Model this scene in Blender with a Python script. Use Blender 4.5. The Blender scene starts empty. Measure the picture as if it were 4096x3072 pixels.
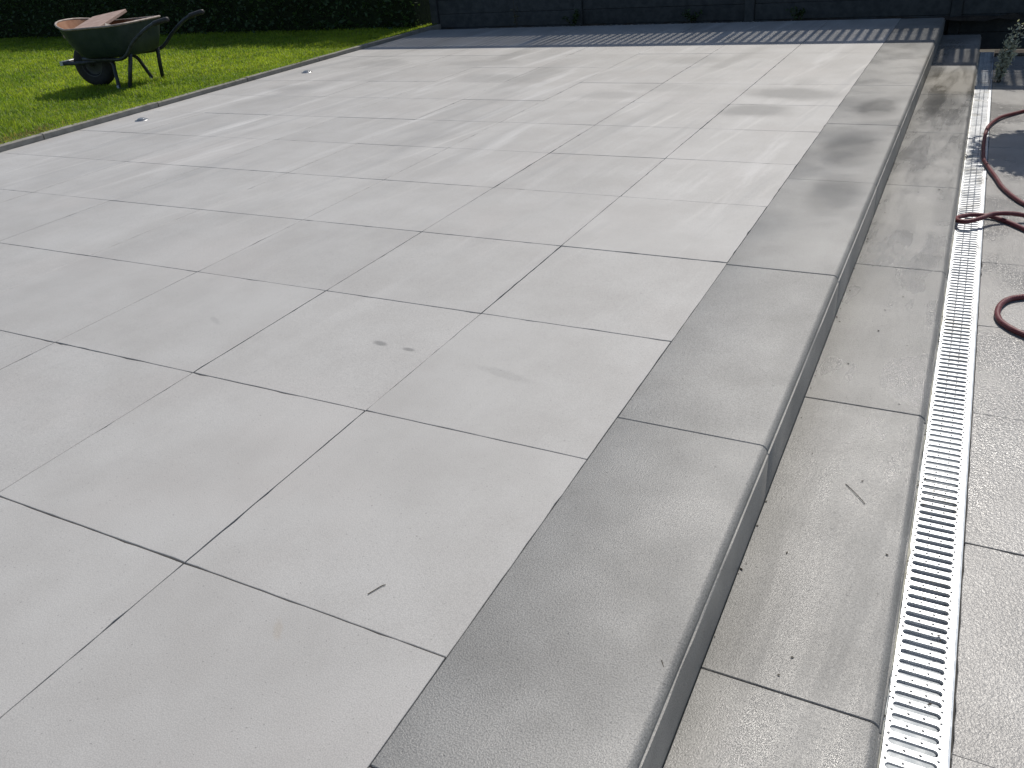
import bpy, bmesh, math, random
import numpy as np
from mathutils import Vector, Matrix

random.seed(7)
rng = np.random.default_rng(7)
R = math.radians
SC = bpy.context.scene
COL = SC.collection

# ------------------------------------------------------------------ camera
cam_d = bpy.data.cameras.new('camera')
cam_d.sensor_width = 36.0
cam_d.lens = 36.0 * 0.8023
cam_d.clip_start = 0.05
cam_d.clip_end = 2000
cam = bpy.data.objects.new('camera', cam_d)
COL.objects.link(cam)
cam.location = (0.6002, -0.7585, 1.0424)
cam.rotation_euler = (1.0538, 0.0780, 0.4728)
SC.camera = cam

# ------------------------------------------------------------------ sky and sun
SUN_EL, SUN_AZ = 52.0, -1.2          # azimuth measured from +Y, negative = towards -X
world = bpy.data.worlds.new('World')
SC.world = world
world.use_nodes = True
wn = world.node_tree
bg = wn.nodes['Background']
sky = wn.nodes.new('ShaderNodeTexSky')
sky.sky_type = 'NISHITA'
sky.sun_disc = False
sky.sun_elevation = R(SUN_EL)
sky.sun_rotation = R(SUN_AZ)
sky.air_density = 1.0
sky.dust_density = 1.2
wn.links.new(sky.outputs[0], bg.inputs[0])
bg.inputs[1].default_value = 0.11
sd = bpy.data.lights.new('sun', 'SUN')
sd.energy = 3.7
sd.angle = R(0.53)
sd.color = (1.0, 0.948, 0.868)
sun = bpy.data.objects.new('sun', sd)
COL.objects.link(sun)
sdir = Vector((math.sin(R(SUN_AZ)) * math.cos(R(SUN_EL)), math.cos(R(SUN_AZ)) * math.cos(R(SUN_EL)), math.sin(R(SUN_EL))))
sun.rotation_euler = sdir.to_track_quat('Z', 'Y').to_euler()
sun.location = (0, 6, 9)
SC.view_settings.view_transform = 'Standard'
SC.view_settings.look = 'None'
SC.view_settings.exposure = 0.04
SC.view_settings.gamma = 1.0
SC.view_settings.use_curve_mapping = False


# ------------------------------------------------------------------ helpers
def link(o, parent=None):
    COL.objects.link(o)
    if parent is not None:
        o.parent = parent
    return o


def mesh(name, v, f, mats=(), smooth=False):
    me = bpy.data.meshes.new(name)
    me.from_pydata([tuple(p) for p in v], [], [tuple(q) for q in f])
    for m in mats:
        me.materials.append(m)
    if smooth:
        me.polygons.foreach_set('use_smooth', [True] * len(me.polygons))
    me.update()
    return me


def obj(name, me, parent=None, loc=None, rot=None):
    o = bpy.data.objects.new(name, me)
    link(o, parent)
    if loc is not None:
        o.location = loc
    if rot is not None:
        o.rotation_euler = rot
    return o


def empty(name, loc=(0, 0, 0), rz=0.0):
    o = bpy.data.objects.new(name, None)
    o.empty_display_size = 0.1
    link(o)
    o.location = loc
    o.rotation_euler = (0, 0, rz)
    return o


def tag(o, label, cat, group=None):
    o['label'] = label
    o['category'] = cat
    if group:
        o['group'] = group
    return o


def structure(o, label=None):
    o['kind'] = 'structure'
    if label:
        o['label'] = label
    return o


class MB:
    """collects shapes, gives one mesh"""
    def __init__(self):
        self.v, self.f, self.mi = [], [], []

    def add(self, v, f, mi=0):
        b = len(self.v)
        self.v += [tuple(p) for p in v]
        self.f += [tuple(i + b for i in q) for q in f]
        self.mi += [mi] * len(f)

    def box(self, x0, x1, y0, y1, z0, z1, bev=0.0, mi=0):
        if bev <= 0:
            v = [(x, y, z) for z in (z0, z1) for y in (y0, y1) for x in (x0, x1)]
            f = [(0, 2, 3, 1), (4, 5, 7, 6), (0, 1, 5, 4), (2, 6, 7, 3), (0, 4, 6, 2), (1, 3, 7, 5)]
            self.add(v, f, mi)
            return
        b = bev
        rings = []
        for z, i in ((z0, b), (z0 + b, 0), (z1 - b, 0), (z1, b)):
            rings.append([(x0 + i, y0 + b, z), (x0 + b, y0 + i, z), (x1 - b, y0 + i, z), (x1 - i, y0 + b, z),
                          (x1 - i, y1 - b, z), (x1 - b, y1 - i, z), (x0 + b, y1 - i, z), (x0 + i, y1 - b, z)])
        self.loft(rings, True, mi)

    def loft(self, rings, cap=True, mi=0):
        n = len(rings[0])
        v = [p for r in rings for p in r]
        f = []
        for k in range(len(rings) - 1):
            for i in range(n):
                j = (i + 1) % n
                f.append((k * n + i, k * n + j, (k + 1) * n + j, (k + 1) * n + i))
        if cap:
            f.append(tuple(reversed(range(n))))
            f.append(tuple((len(rings) - 1) * n + i for i in range(n)))
        self.add(v, f, mi)

    def tube(self, pts, r, n=8, cap=True, mi=0, sq=None):
        pts = [Vector(p) for p in pts]
        rs = r if isinstance(r, (list, tuple)) else [r] * len(pts)
        t0 = (pts[1] - pts[0]).normalized()
        a = t0.orthogonal().normalized() if sq is None else (Vector(sq) - t0 * t0.dot(Vector(sq))).normalized()
        rings = []
        for i, p in enumerate(pts):
            if i == 0:
                t = t0
            elif i == len(pts) - 1:
                t = (pts[i] - pts[i - 1]).normalized()
            else:
                t = ((pts[i + 1] - p).normalized() + (p - pts[i - 1]).normalized()).normalized()
            a = (a - t * a.dot(t)).normalized()
            b = t.cross(a)
            ring = []
            for k in range(n):
                an = 2 * math.pi * (k + .5) / n
                ring.append(p + a * math.cos(an) * rs[i] + b * math.sin(an) * rs[i])
            rings.append(ring)
        self.loft(rings, cap, mi)

    def mesh(self, name, mats=(), smooth=False):
        me = mesh(name, self.v, self.f, mats, smooth)
        if mats and len(mats) > 1:
            me.polygons.foreach_set('material_index', self.mi)
        bm = bmesh.new()
        bm.from_mesh(me)
        bmesh.ops.recalc_face_normals(bm, faces=bm.faces)
        bm.to_mesh(me)
        bm.free()
        return me


def smooth_path(pts, n=8):
    """Catmull-Rom through the points"""
    P = [Vector(p) for p in pts]
    P = [P[0] * 2 - P[1]] + P + [P[-1] * 2 - P[-2]]
    out = []
    for i in range(1, len(P) - 2):
        for k in range(n):
            t = k / n
            a, b, c, d = P[i - 1], P[i], P[i + 1], P[i + 2]
            out.append(.5 * ((2 * b) + (c - a) * t + (2 * a - 5 * b + 4 * c - d) * t * t + (3 * b - a - 3 * c + d) * t ** 3))
    out.append(P[-2])
    return out


def auto_smooth(o, ang=35):
    me = o.data
    me.polygons.foreach_set('use_smooth', [True] * len(me.polygons))
    try:
        me.set_sharp_from_angle(angle=R(ang))
    except Exception:
        pass


# ------------------------------------------------------------------ material helpers
class NT:
    def __init__(self, name):
        self.m = bpy.data.materials.new(name)
        self.m.use_nodes = True
        self.t = self.m.node_tree
        self.b = self.t.nodes['Principled BSDF']
        self.out = self.t.nodes['Material Output']
        self.pos = None
        self.cache = {}

    def n(self, kind, **kw):
        nd = self.t.nodes.new(kind)
        for k, v in kw.items():
            setattr(nd, k, v)
        return nd

    def l(self, a, b):
        self.t.links.new(a, b)

    def setin(self, nd, i, v):
        if hasattr(v, 'is_output') or isinstance(v, bpy.types.NodeSocket):
            self.l(v, nd.inputs[i])
        else:
            nd.inputs[i].default_value = v

    def P(self):
        if self.pos is None:
            self.pos = self.n('ShaderNodeNewGeometry').outputs['Position']
        return self.pos

    def mapping(self, loc=(0, 0, 0), rot=(0, 0, 0), scale=(1, 1, 1), vec=None):
        # loc moves the pattern's centre: subtract, rotate, scale
        s = self.n('ShaderNodeVectorMath', operation='SUBTRACT')
        self.l(vec or self.P(), s.inputs[0])
        s.inputs[1].default_value = loc
        mp = self.n('ShaderNodeMapping')
        mp.inputs['Rotation'].default_value = rot
        self.l(s.outputs[0], mp.inputs[0])
        mu = self.n('ShaderNodeVectorMath', operation='MULTIPLY')
        self.l(mp.outputs[0], mu.inputs[0])
        mu.inputs[1].default_value = scale
        return mu.outputs[0]

    def noise(self, scale, detail=3, rough=.55, vec=None, dist=0.0):
        key = (scale, detail, rough, dist)
        if vec is None and key in self.cache:
            return self.cache[key]
        nd = self.n('ShaderNodeTexNoise')
        nd.inputs['Scale'].default_value = scale
        nd.inputs['Detail'].default_value = detail
        nd.inputs['Roughness'].default_value = rough
        nd.inputs['Distortion'].default_value = dist
        self.l(vec or self.P(), nd.inputs['Vector'])
        if vec is None:
            self.cache[key] = nd.outputs['Fac']
        return nd.outputs['Fac']

    def ramp(self, fac, a, b, lo=0.0, hi=1.0, smooth=True):
        nd = self.n('ShaderNodeMapRange')
        if smooth:
            nd.interpolation_type = 'SMOOTHSTEP'
        self.l(fac, nd.inputs[0])
        nd.inputs[1].default_value = a
        nd.inputs[2].default_value = b
        nd.inputs[3].default_value = lo
        nd.inputs[4].default_value = hi
        return nd.outputs[0]

    def math(self, op, a, b=None):
        nd = self.n('ShaderNodeMath', operation=op)
        self.setin(nd, 0, a)
        if b is not None:
            self.setin(nd, 1, b)
        return nd.outputs[0]

    def mix(self, fac, a, b, mode='MIX'):
        nd = self.n('ShaderNodeMixRGB', blend_type=mode)
        self.setin(nd, 0, fac)
        for i, c in ((1, a), (2, b)):
            if isinstance(c, (tuple, list)):
                c = tuple(c) + (1,) if len(c) == 3 else c
            self.setin(nd, i, c)
        return nd.outputs[0]

    def blob(self, c, rx, ry, rot=0.0, wob=.35, sc=5.0):
        """soft stain with its own outline at a fixed place"""
        v = self.mapping((c[0], c[1], 0), (0, 0, rot), (1 / rx, 1 / ry, 0))
        ln = self.n('ShaderNodeVectorMath', operation='LENGTH')
        self.l(v, ln.inputs[0])
        d = self.math('ADD', ln.outputs['Value'], self.math('MULTIPLY', self.math('SUBTRACT', self.noise(sc, 3), .5), wob * 2))
        return self.ramp(d, 1.15, .45)

    def bump(self, h, strength=.3, dist=.001, normal=None):
        nd = self.n('ShaderNodeBump')
        nd.inputs['Strength'].default_value = strength
        nd.inputs['Distance'].default_value = dist
        self.l(h, nd.inputs['Height'])
        if normal is not None:
            self.l(normal, nd.inputs['Normal'])
        return nd.outputs[0]

    def set(self, **kw):
        names = dict(color='Base Color', rough='Roughness', metal='Metallic', spec='Specular IOR Level', normal='Normal',
                     trans='Transmission Weight', coat='Coat Weight', coatr='Coat Roughness', ior='IOR', emit='Emission Color', emits='Emission Strength')
        for k, v in kw.items():
            i = names[k]
            if isinstance(v, bpy.types.NodeSocket):
                self.l(v, self.b.inputs[i])
            elif isinstance(v, (tuple, list)):
                self.b.inputs[i].default_value = tuple(v) + (1,)
            else:
                self.b.inputs[i].default_value = v
        return self.m


def rnd_tint(t, col, amt):
    r = t.n('ShaderNodeObjectInfo').outputs['Random']
    v = t.ramp(r, 0, 1, 1 - amt, 1 + amt, False)
    h = t.n('ShaderNodeVectorMath', operation='SCALE')
    t.l(col, h.inputs[0])
    t.l(v, h.inputs['Scale'])
    return h.outputs[0]


def mat_slab():
    t = NT('light_concrete_slab')
    mott = t.noise(3.2, 5, .6)
    col = t.mix(t.ramp(mott, .3, .7), (.338, .326, .307), (.386, .376, .357))
    warm = t.noise(1.3, 3)
    col = t.mix(t.ramp(warm, .5, .75, 0, .5), col, (.385, .362, .340))
    # dried wash streaks running along the slabs, pale and grey
    sv = t.mapping((0, 0, 0), (0, 0, R(5)), (5.5, .55, 1))
    st = t.noise(1.0, 4, .62, sv, .3)
    big = t.noise(.7, 2)
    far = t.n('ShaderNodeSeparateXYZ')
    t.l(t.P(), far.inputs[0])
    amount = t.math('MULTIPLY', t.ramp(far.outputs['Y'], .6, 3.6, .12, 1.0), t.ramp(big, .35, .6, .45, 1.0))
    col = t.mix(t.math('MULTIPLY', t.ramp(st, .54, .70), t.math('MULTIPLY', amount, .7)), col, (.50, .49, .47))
    sv3 = t.mapping((.4, .9, 0), (0, 0, R(8)), (13, .6, 1))
    st3 = t.noise(1.0, 4, .6, sv3, .6)
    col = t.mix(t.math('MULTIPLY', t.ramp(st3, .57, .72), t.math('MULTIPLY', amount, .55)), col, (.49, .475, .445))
    sv4 = t.mapping((2.4, .3, 0), (0, 0, R(5)), (9, .5, 1))
    st4 = t.noise(1.0, 4, .6, sv4, .5)
    col = t.mix(t.math('MULTIPLY', t.ramp(st4, .56, .68), t.math('MULTIPLY', amount, .45)), col, (.27, .268, .262))
    sv2 = t.mapping((3.3, 1.7, 0), (0, 0, R(6)), (3.2, .45, 1))
    st2 = t.noise(1.0, 3, .55, sv2, .4)
    wetm = t.math('MULTIPLY', t.ramp(st2, .5, .70), t.math('MULTIPLY', amount, .5))
    for c, rx, ry, ro in (((-.42, 4.05), .26, .20, 0), ((-.30, 4.52), .36, .20, .25), ((-1.15, 4.66), .34, .16, .1), ((-1.42, 4.40), .26, .14, 0),
                          ((-4.05, 5.62), .34, .22, .3), ((-4.1, 4.5), .3, .16, 0), ((-1.25, 5.7), .3, .22, 0), ((-2.6, 4.95), .35, .2, .2), ((-3.0, 5.6), .4, .2, 0)):
        wetm = t.math('MAXIMUM', wetm, t.math('MULTIPLY', t.blob(c, rx, ry, ro), .85 if c[0] > -.5 else .4))
    col = t.mix(t.math('MULTIPLY', wetm, .9), col, (.205, .20, .188))
    # two oily spots and faint scuffs
    spots = t.blob((-.785, .928), .030, .014, .2, .2, 60)
    for c, rx, ry, ro in (((-.682, .922), .026, .011, .1), ):
        spots = t.math('MAXIMUM', spots, t.blob(c, rx, ry, ro, .2, 60))
    scuff = t.blob((-.352, .882), .10, .022, .2, .4, 30)
    scuff = t.math('MAXIMUM', scuff, t.blob((-1.402, .891), .05, .012, .5, .4, 30))
    col = t.mix(t.math('MULTIPLY', spots, .6), col, (.10, .10, .095))
    col = t.mix(t.math('MULTIPLY', scuff, .22), col, (.16, .16, .15))
    col = t.mix(t.math('MULTIPLY', t.blob((-.305, -.064), .03, .010, .9, .4, 70), .25), col, (.30, .24, .17))
    # fine grains and pinholes
    g = t.noise(430, 2, .6)
    col = t.mix(t.ramp(g, .36, .64, .0, 1.0), t.mix(1.0, col, (.88, .88, .88), 'MULTIPLY'), t.mix(1.0, col, (1.10, 1.10, 1.095), 'MULTIPLY'))
    pin = t.noise(190, 1, .5)
    col = t.mix(t.ramp(pin, .70, .76, 0, .55), col, (.13, .128, .12))
    col = rnd_tint(t, col, .045)
    rg = t.math('SUBTRACT', .62, t.math('MULTIPLY', wetm, .2))
    nb = t.bump(g, .22, .0012)
    nb = t.bump(t.noise(60, 3), .10, .002, nb)
    return t.set(color=col, rough=rg, spec=.5, normal=nb)


def mat_step(name='damp_grey_concrete', k=1.0, shine=0.0):
    t = NT(name)
    mott = t.noise(4.5, 5, .6)
    col = t.mix(t.ramp(mott, .3, .7), tuple(k * q for q in (.178, .174, .163)), tuple(k * q for q in (.232, .227, .214)))
    dry = t.noise(1.4, 3, .5)
    dm = t.ramp(dry, .46, .66)
    col = t.mix(t.math('MULTIPLY', dm, .38), col, (.31, .302, .282))
    wet = t.ramp(t.noise(1.9, 3, .55, t.mapping((1, 2, 0), (0, 0, 0), (1.2, .8, 1))), .50, .66)
    wb = None
    for c, rx, ry, ro in (((.17, 3.32), .15, .36, 0), ((.21, 2.62), .12, .30, 0), ((.50, 4.95), .13, .4, 0), ((.20, 4.15), .13, .28, 0)):
        q = t.blob(c, rx, ry, ro, .3, 4)
        wb = q if wb is None else t.math('MAXIMUM', wb, q)
    wet = t.math('MAXIMUM', t.math('MULTIPLY', wet, .28), wb)
    col = t.mix(t.math('MULTIPLY', wet, .85), col, (.112, .110, .102))
    col = t.mix(t.math('MULTIPLY', t.blob((.52, 5.70), .22, .60, 0, .3, 4), .85), col, (.125, .112, .085))
    # a dried pale tide line
    g = t.noise(520, 2, .6)
    g2 = t.noise(330, 3, .65)
    col = t.mix(t.ramp(g2, .36, .64), t.mix(1.0, col, (.76, .76, .76), 'MULTIPLY'), t.mix(1.0, col, (1.20, 1.20, 1.19), 'MULTIPLY'))
    pin = t.noise(150, 1, .5)
    col = t.mix(t.ramp(pin, .69, .75, 0, .6), col, (.06, .06, .057))
    col = rnd_tint(t, col, .05)
    film = t.ramp(t.noise(2.2, 3), .40, .62, .0, 1.0)
    rg = t.math('SUBTRACT', t.math('SUBTRACT', .50, t.math('MULTIPLY', film, .14)), t.math('ADD', t.math('MULTIPLY', wet, .08), t.math('MULTIPLY', t.ramp(t.noise(1.0, 4, .6, t.mapping((.3, .2, 0), (0, 0, R(3)), (9, 1.1, 1)), .4), .36, .62), shine)))
    nb = t.bump(g2, .6, .0018)
    nb = t.bump(g, .4, .0010, nb)
    return t.set(color=col, rough=rg, spec=.55, normal=nb)


def mat_lower_slab():
    t = NT('damp_concrete_slab')
    mott = t.noise(3.7, 5, .6)
    col = t.mix(t.ramp(mott, .3, .7), (.25, .242, .228), (.31, .301, .284))
    wet = t.ramp(t.noise(1.6, 3), .45, .62)
    col = t.mix(t.math('MULTIPLY', wet, .4), col, (.22, .217, .208))
    g = t.noise(300, 2, .6)
    g2 = t.noise(150, 2, .6)
    col = t.mix(t.ramp(g, .36, .64), t.mix(1.0, col, (.84, .84, .84), 'MULTIPLY'), t.mix(1.0, col, (1.14, 1.14, 1.14), 'MULTIPLY'))
    col = rnd_tint(t, col, .03)
    rg = t.math('SUBTRACT', .37, t.math('MULTIPLY', wet, .15))
    nb = t.bump(g2, .6, .0028)
    nb = t.bump(g, .35, .0012, nb)
    return t.set(color=col, rough=rg, spec=.5, normal=nb)


def mat_simple(name, a, b, scale=12, rough=.7, spec=.4, metal=0.0, bumps=.15, bscale=120, bd=.001, tint=.0):
    t = NT(name)
    col = t.mix(t.ramp(t.noise(scale, 5, .6), .3, .7), a, b)
    if tint:
        col = rnd_tint(t, col, tint)
    nb = t.bump(t.noise(bscale, 3), bumps, bd)
    rg = t.ramp(t.noise(scale * 2.3, 3), .3, .7, rough - .07, rough + .07)
    return t.set(color=col, rough=rg, spec=spec, metal=metal, normal=nb)


def mat_galv():
    t = NT('galvanised_steel')
    col = t.mix(t.ramp(t.noise(40, 4, .6), .3, .7), (.56, .575, .59), (.72, .735, .75))
    col = t.mix(t.ramp(t.noise(9, 4, .6), .52, .70, 0, .6), col, (.38, .37, .34))
    rg = t.ramp(t.noise(7, 4, .6), .3, .7, .34, .62)
    nb = t.bump(t.noise(180, 3), .2, .0012)
    return t.set(color=col, rough=rg, metal=.72, spec=.6, normal=nb)


def attr_mat(name, rough, spec, translucent=.0, bump=None):
    t = NT(name)
    at = t.n('ShaderNodeAttribute', attribute_name='tint')
    t.set(color=at.outputs['Color'], rough=rough, spec=spec)
    if translucent:
        tr = t.n('ShaderNodeBsdfTranslucent')
        sc = t.mix(1.0, at.outputs['Color'], (1.5, 1.45, .8), 'MULTIPLY')
        t.l(sc, tr.inputs[0])
        mx = t.n('ShaderNodeMixShader')
        mx.inputs[0].default_value = translucent
        t.l(t.b.outputs[0], mx.inputs[1])
        t.l(tr.outputs[0], mx.inputs[2])
        t.l(mx.outputs[0], t.out.inputs[0])
    return t.m


M = dict(
    slab=mat_slab(), step=mat_step('damp_grey_concrete', 1.07), step_wet=mat_step('wet_shiny_concrete', 1.0, .18), low=mat_lower_slab(), galv=mat_galv(),
    kerb=mat_simple('grey_kerb_concrete', (.21, .20, .175), (.29, .275, .245), 14, .85, .3, 0, .4, 160, .002, .06),
    mortar=mat_simple('dirty_mortar', (.36, .34, .27), (.52, .50, .42), 30, .85, .3, 0, .5, 120, .002),
    soil=mat_simple('dark_soil', (.028, .022, .017), (.06, .047, .035), 9, .95, .2, 0, .8, 40, .02),
    lawnbase=mat_simple('lawn_soil', (.045, .075, .012), (.085, .125, .018), 12, .95, .2, 0, .6, 60, .01),
    ground=mat_simple('bare_ground', (.07, .06, .045), (.11, .10, .075), 1.5, .95, .2, 0, .5, 12, .02),
    channel=mat_simple('channel_concrete', (.34, .385, .43), (.46, .51, .56), 20, .5, .5, 0, .3, 90, .002),
    fence=mat_simple('dark_stained_wood', (.030, .034, .036), (.055, .058, .058), 16, .75, .3, 0, .4, 90, .002, .12),
    rubber=mat_simple('black_rubber', (.012, .012, .013), (.024, .024, .025), 20, .7, .4, 0, .3, 120, .001),
    hub=mat_simple('dull_grey_rim', (.035, .038, .04), (.06, .063, .065), 30, .5, .4, .3, .15, 120, .001),
    frame=mat_simple('worn_dark_frame_paint', (.020, .024, .026), (.05, .056, .06), 22, .5, .4, .2, .2, 120, .001),
    bare=mat_simple('scuffed_pale_steel', (.34, .35, .35), (.5, .51, .5), 30, .45, .5, .4, .2, 120, .001),
    tray=mat_simple('dark_green_tray_steel', (.018, .032, .028), (.034, .050, .044), 9, .55, .4, .1, .15, 60, .001),
    tray_in=mat_simple('rusty_dusty_tray_inside', (.24, .115, .065), (.34, .19, .12), 12, .9, .2, 0, .4, 80, .002),
    rim=mat_simple('scraped_tray_rim', (.22, .17, .14), (.36, .31, .27), 20, .6, .4, .2, .3, 100, .001),
    stud=mat_simple('shade_toned_stud', (.22, .23, .24), (.33, .34, .35), 60, .6, .4, .3, .1, 200, .0005),  # same zinc as the plate; the darker grey paints in the studs' shading
    grip=mat_simple('black_grip', (.016, .016, .017), (.03, .03, .03), 40, .6, .4, 0, .3, 200, .001),
    brick=mat_simple('broken_concrete', (.24, .21, .18), (.36, .33, .29), 25, .9, .3, 0, .6, 70, .004),
    board=mat_simple('pinkish_board', (.29, .20, .165), (.38, .28, .235), 18, .85, .3, 0, .3, 90, .002),
    steel=mat_simple('brushed_light_ring', (.36, .365, .37), (.46, .465, .47), 60, .3, .5, .9, .05, 300, .0005),
    terracotta=mat_simple('anthracite_pot', (.03, .032, .034), (.05, .052, .054), 14, .6, .4, 0, .2, 60, .001),
    bark=mat_simple('grey_bark', (.07, .055, .04), (.13, .11, .085), 30, .9, .3, 0, .6, 60, .004),
    twig=mat_simple('dry_twig', (.035, .028, .02), (.08, .065, .045), 60, .9, .3, 0, .3, 200, .001),
    leaf=attr_mat('leaf', .55, .4, .25),
    grass=attr_mat('grass_blade', .5, .35, .52),
    joint=attr_mat('joint_sand', .95, .2),
)


def mat_hose():
    t = NT('red_braided_hose')
    tc = t.n('ShaderNodeUVMap', uv_map='UVMap')
    w1 = t.n('ShaderNodeTexWave', wave_type='BANDS', bands_direction='DIAGONAL')
    w1.inputs['Scale'].default_value = 1.0
    t.l(tc.outputs[0], w1.inputs[0])
    br = t.ramp(w1.outputs['Fac'], .35, .65)
    col = t.mix(br, (.085, .016, .020), (.165, .032, .037))
    col = t.mix(t.ramp(t.noise(30, 4), .5, .7, 0, .4), col, (.22, .12, .11))
    return t.set(color=col, rough=.45, spec=.4, normal=t.bump(br, .4, .001))


M['hose'] = mat_hose()


def mat_glass():
    t = NT('spot_glass')
    return t.set(color=(.16, .17, .175), rough=.05, spec=.8, metal=.0, coat=1.0, coatr=.02)


M['glass'] = mat_glass()

# ------------------------------------------------------------------ the setting
Z1, Z2 = -0.1425, -0.285          # lower tread, lower terrace
END = 7.8                          # far end of the paving


def kerb_x(y):
    return -4.775 - (y - 2.4) * .026


g = structure(obj('ground', mesh('ground', [(-300, -300, -.47), (300, -300, -.47), (300, 300, -.47), (-300, 300, -.47)], [(0, 1, 2, 3)], [M['ground']])))

lv = [(kerb_x(-6) - .045, -6, .004), (kerb_x(14) - .045, 14, .004), (-60, 40, .004), (-60, -6, .004)]
structure(obj('lawn', mesh('lawn', lv, [(0, 1, 2, 3)], [M['lawnbase']])))
bed = MB()
nx, ny = 60, 6
bv = []
for i in range(nx + 1):
    for j in range(ny + 1):
        x = -5.0 + i * (5.95 / nx)
        y = END + .02 + j * .07
        bv.append((x, y, -.035 + .03 * random.random() - .012 * (j == 0)))
bed.add(bv, [(i * (ny + 1) + j, (i + 1) * (ny + 1) + j, (i + 1) * (ny + 1) + j + 1, i * (ny + 1) + j + 1) for i in range(nx) for j in range(ny)])
structure(obj('planting_bed', bed.mesh('planting_bed', [M['soil']])))

# ---- paving slabs
terrace = empty('terrace_paving')
structure(terrace, 'large pale grey concrete paving slabs of the terrace')


def slab_mesh(name, corners, mat, th=.045, seg=18, chip=.0007, seed=0):
    """corners counter-clockwise; edges a little ragged, arris taken off"""
    rr = random.Random(seed)
    C = [Vector((c[0], c[1], 0)) for c in corners]
    per, nor = [], []
    for s in range(4):
        a, b = C[s], C[(s + 1) % 4]
        d = (b - a).normalized()
        n_in = Vector((-d.y, d.x, 0))
        w = 0.0
        for k in range(seg):
            t = k / seg
            w = .6 * w + rr.gauss(0, chip)
            q = 0.0
            if rr.random() < .05:
                q = rr.uniform(.001, .0032)
            p = a.lerp(b, t)
            if k == 0:
                prev = (C[s] - C[s - 1]).normalized()
                inn = (n_in + Vector((-prev.y, prev.x, 0)))
                off = inn * rr.uniform(.0004, .0018)
            else:
                inn = n_in
                off = n_in * (abs(w) * .8 + q)
            per.append(p + off)
            nor.append(inn)
    n = len(per)
    b = .0014
    v = [(p.x + q.x * b, p.y + q.y * b, 0) for p, q in zip(per, nor)]
    v += [(p.x + q.x * b * .25, p.y + q.y * b * .25, -.0006) for p, q in zip(per, nor)]
    v += [(p.x, p.y, -.002) for p in per]
    v += [(p.x, p.y, -th) for p in per]
    f = [tuple(range(n))]
    for r_ in range(3):
        for i in range(n):
            j = (i + 1) % n
            f.append((r_ * n + i, (r_ + 1) * n + i, (r_ + 1) * n + j, r_ * n + j))
    return mesh(name, v, f, [mat])


S = .6
G = .0014
h = (S - G) / 2
variants = [slab_mesh('slab', [(-h + random.uniform(-.0006, .0006), -h), (h, -h + random.uniform(-.0006, .0006)), (h, h), (-h, h + random.uniform(-.0006, .0006))], M['slab'], seed=i) for i in range(8)]
JL = []
for j in range(-3, 13):
    for i in range(7):
        o = obj('slab', variants[random.randrange(8)], terrace,
                (-(i + .5) * S + random.uniform(-.0005, .0005), (j + .5) * S + random.uniform(-.0006, .0006), random.uniform(-.0012, 0)),
                (random.uniform(-.0010, .0010), random.uniform(-.0010, .0010), random.choice((0, 1, 2, 3)) * math.pi / 2 + random.uniform(-.0012, .0012)))
    y0, y1 = j * S, (j + 1) * S
    cs = [(kerb_x(y0) + .003, y0 + G / 2), (-4.2 - G / 2, y0 + G / 2), (-4.2 - G / 2, y1 - G / 2), (kerb_x(y1) + .003, y1 - G / 2)]
    cx, cy = -4.5, (y0 + y1) / 2
    obj('slab', slab_mesh('edge_slab', [(c[0] - cx, c[1] - cy) for c in cs], M['slab'], seed=100 + j), terrace, (cx, cy, random.uniform(-.001, 0)))


def joint_strips(name, lines, parent, ztop=0.0, dark=(.075, .073, .069), pale=(.22, .213, .20), fill=.0):
    """sand in the joints, washed out deep in places and flush in others"""
    v, f, c = [], [], []
    for (p0, p1, w) in lines:
        p0, p1 = Vector(p0), Vector(p1)
        L = (p1 - p0).length
        n = max(2, int(L / .02))
        d = (p1 - p0).normalized()
        s = Vector((-d.y, d.x, 0)) * w
        ph = [random.uniform(0, 6.28) for _ in range(4)]
        base = random.uniform(-.25, .25)
        b0 = len(v)
        for k in range(n + 1):
            t = k / n * L
            q = .5 + .32 * math.sin(t * 3.1 + ph[0]) + .25 * math.sin(t * 7.7 + ph[1]) + .18 * math.sin(t * 19 + ph[2]) + base + fill + random.gauss(0, .10)
            q = min(1, max(0, (q - .92) * 2.4))
            z = ztop - .0075 + .006 * q
            p = p0 + d * t
            for sgn in (-1, 1):
                r_ = p + s * sgn
                v.append((r_.x, r_.y, z))
                c.append(tuple(dark[m_] + (pale[m_] - dark[m_]) * q for m_ in range(3)) + (1,))
            if k:
                a = b0 + 2 * k
                f.append((a - 2, a - 1, a + 1, a))
    me = mesh(name, v, f, [M['joint']])
    at = me.color_attributes.new('tint', 'FLOAT_COLOR', 'POINT')
    at.data.foreach_set('color', np.array(c, dtype=np.float32).ravel())
    o = obj(name, me, parent)
    o['kind'] = 'stuff'
    return o


lines = []
for j in range(-2, 13):
    for i in range(8):
        lines.append(((-(i + 1) * S if i < 7 else kerb_x(j * S), j * S, 0), (-i * S, j * S, 0), .006))
for i in range(0, 8):
    for j in range(-3, 13):
        lines.append(((-i * S, j * S, 0), (-i * S, (j + 1) * S, 0), .006))
joint_strips('joint_sand', lines, terrace)

# bedding under the slabs
bd = MB()
bd.box(-4.86, .30, -1.8, END, -.40, -.047)
structure(obj('paving_bed', bd.mesh('paving_bed', [M['soil']])))

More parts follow.
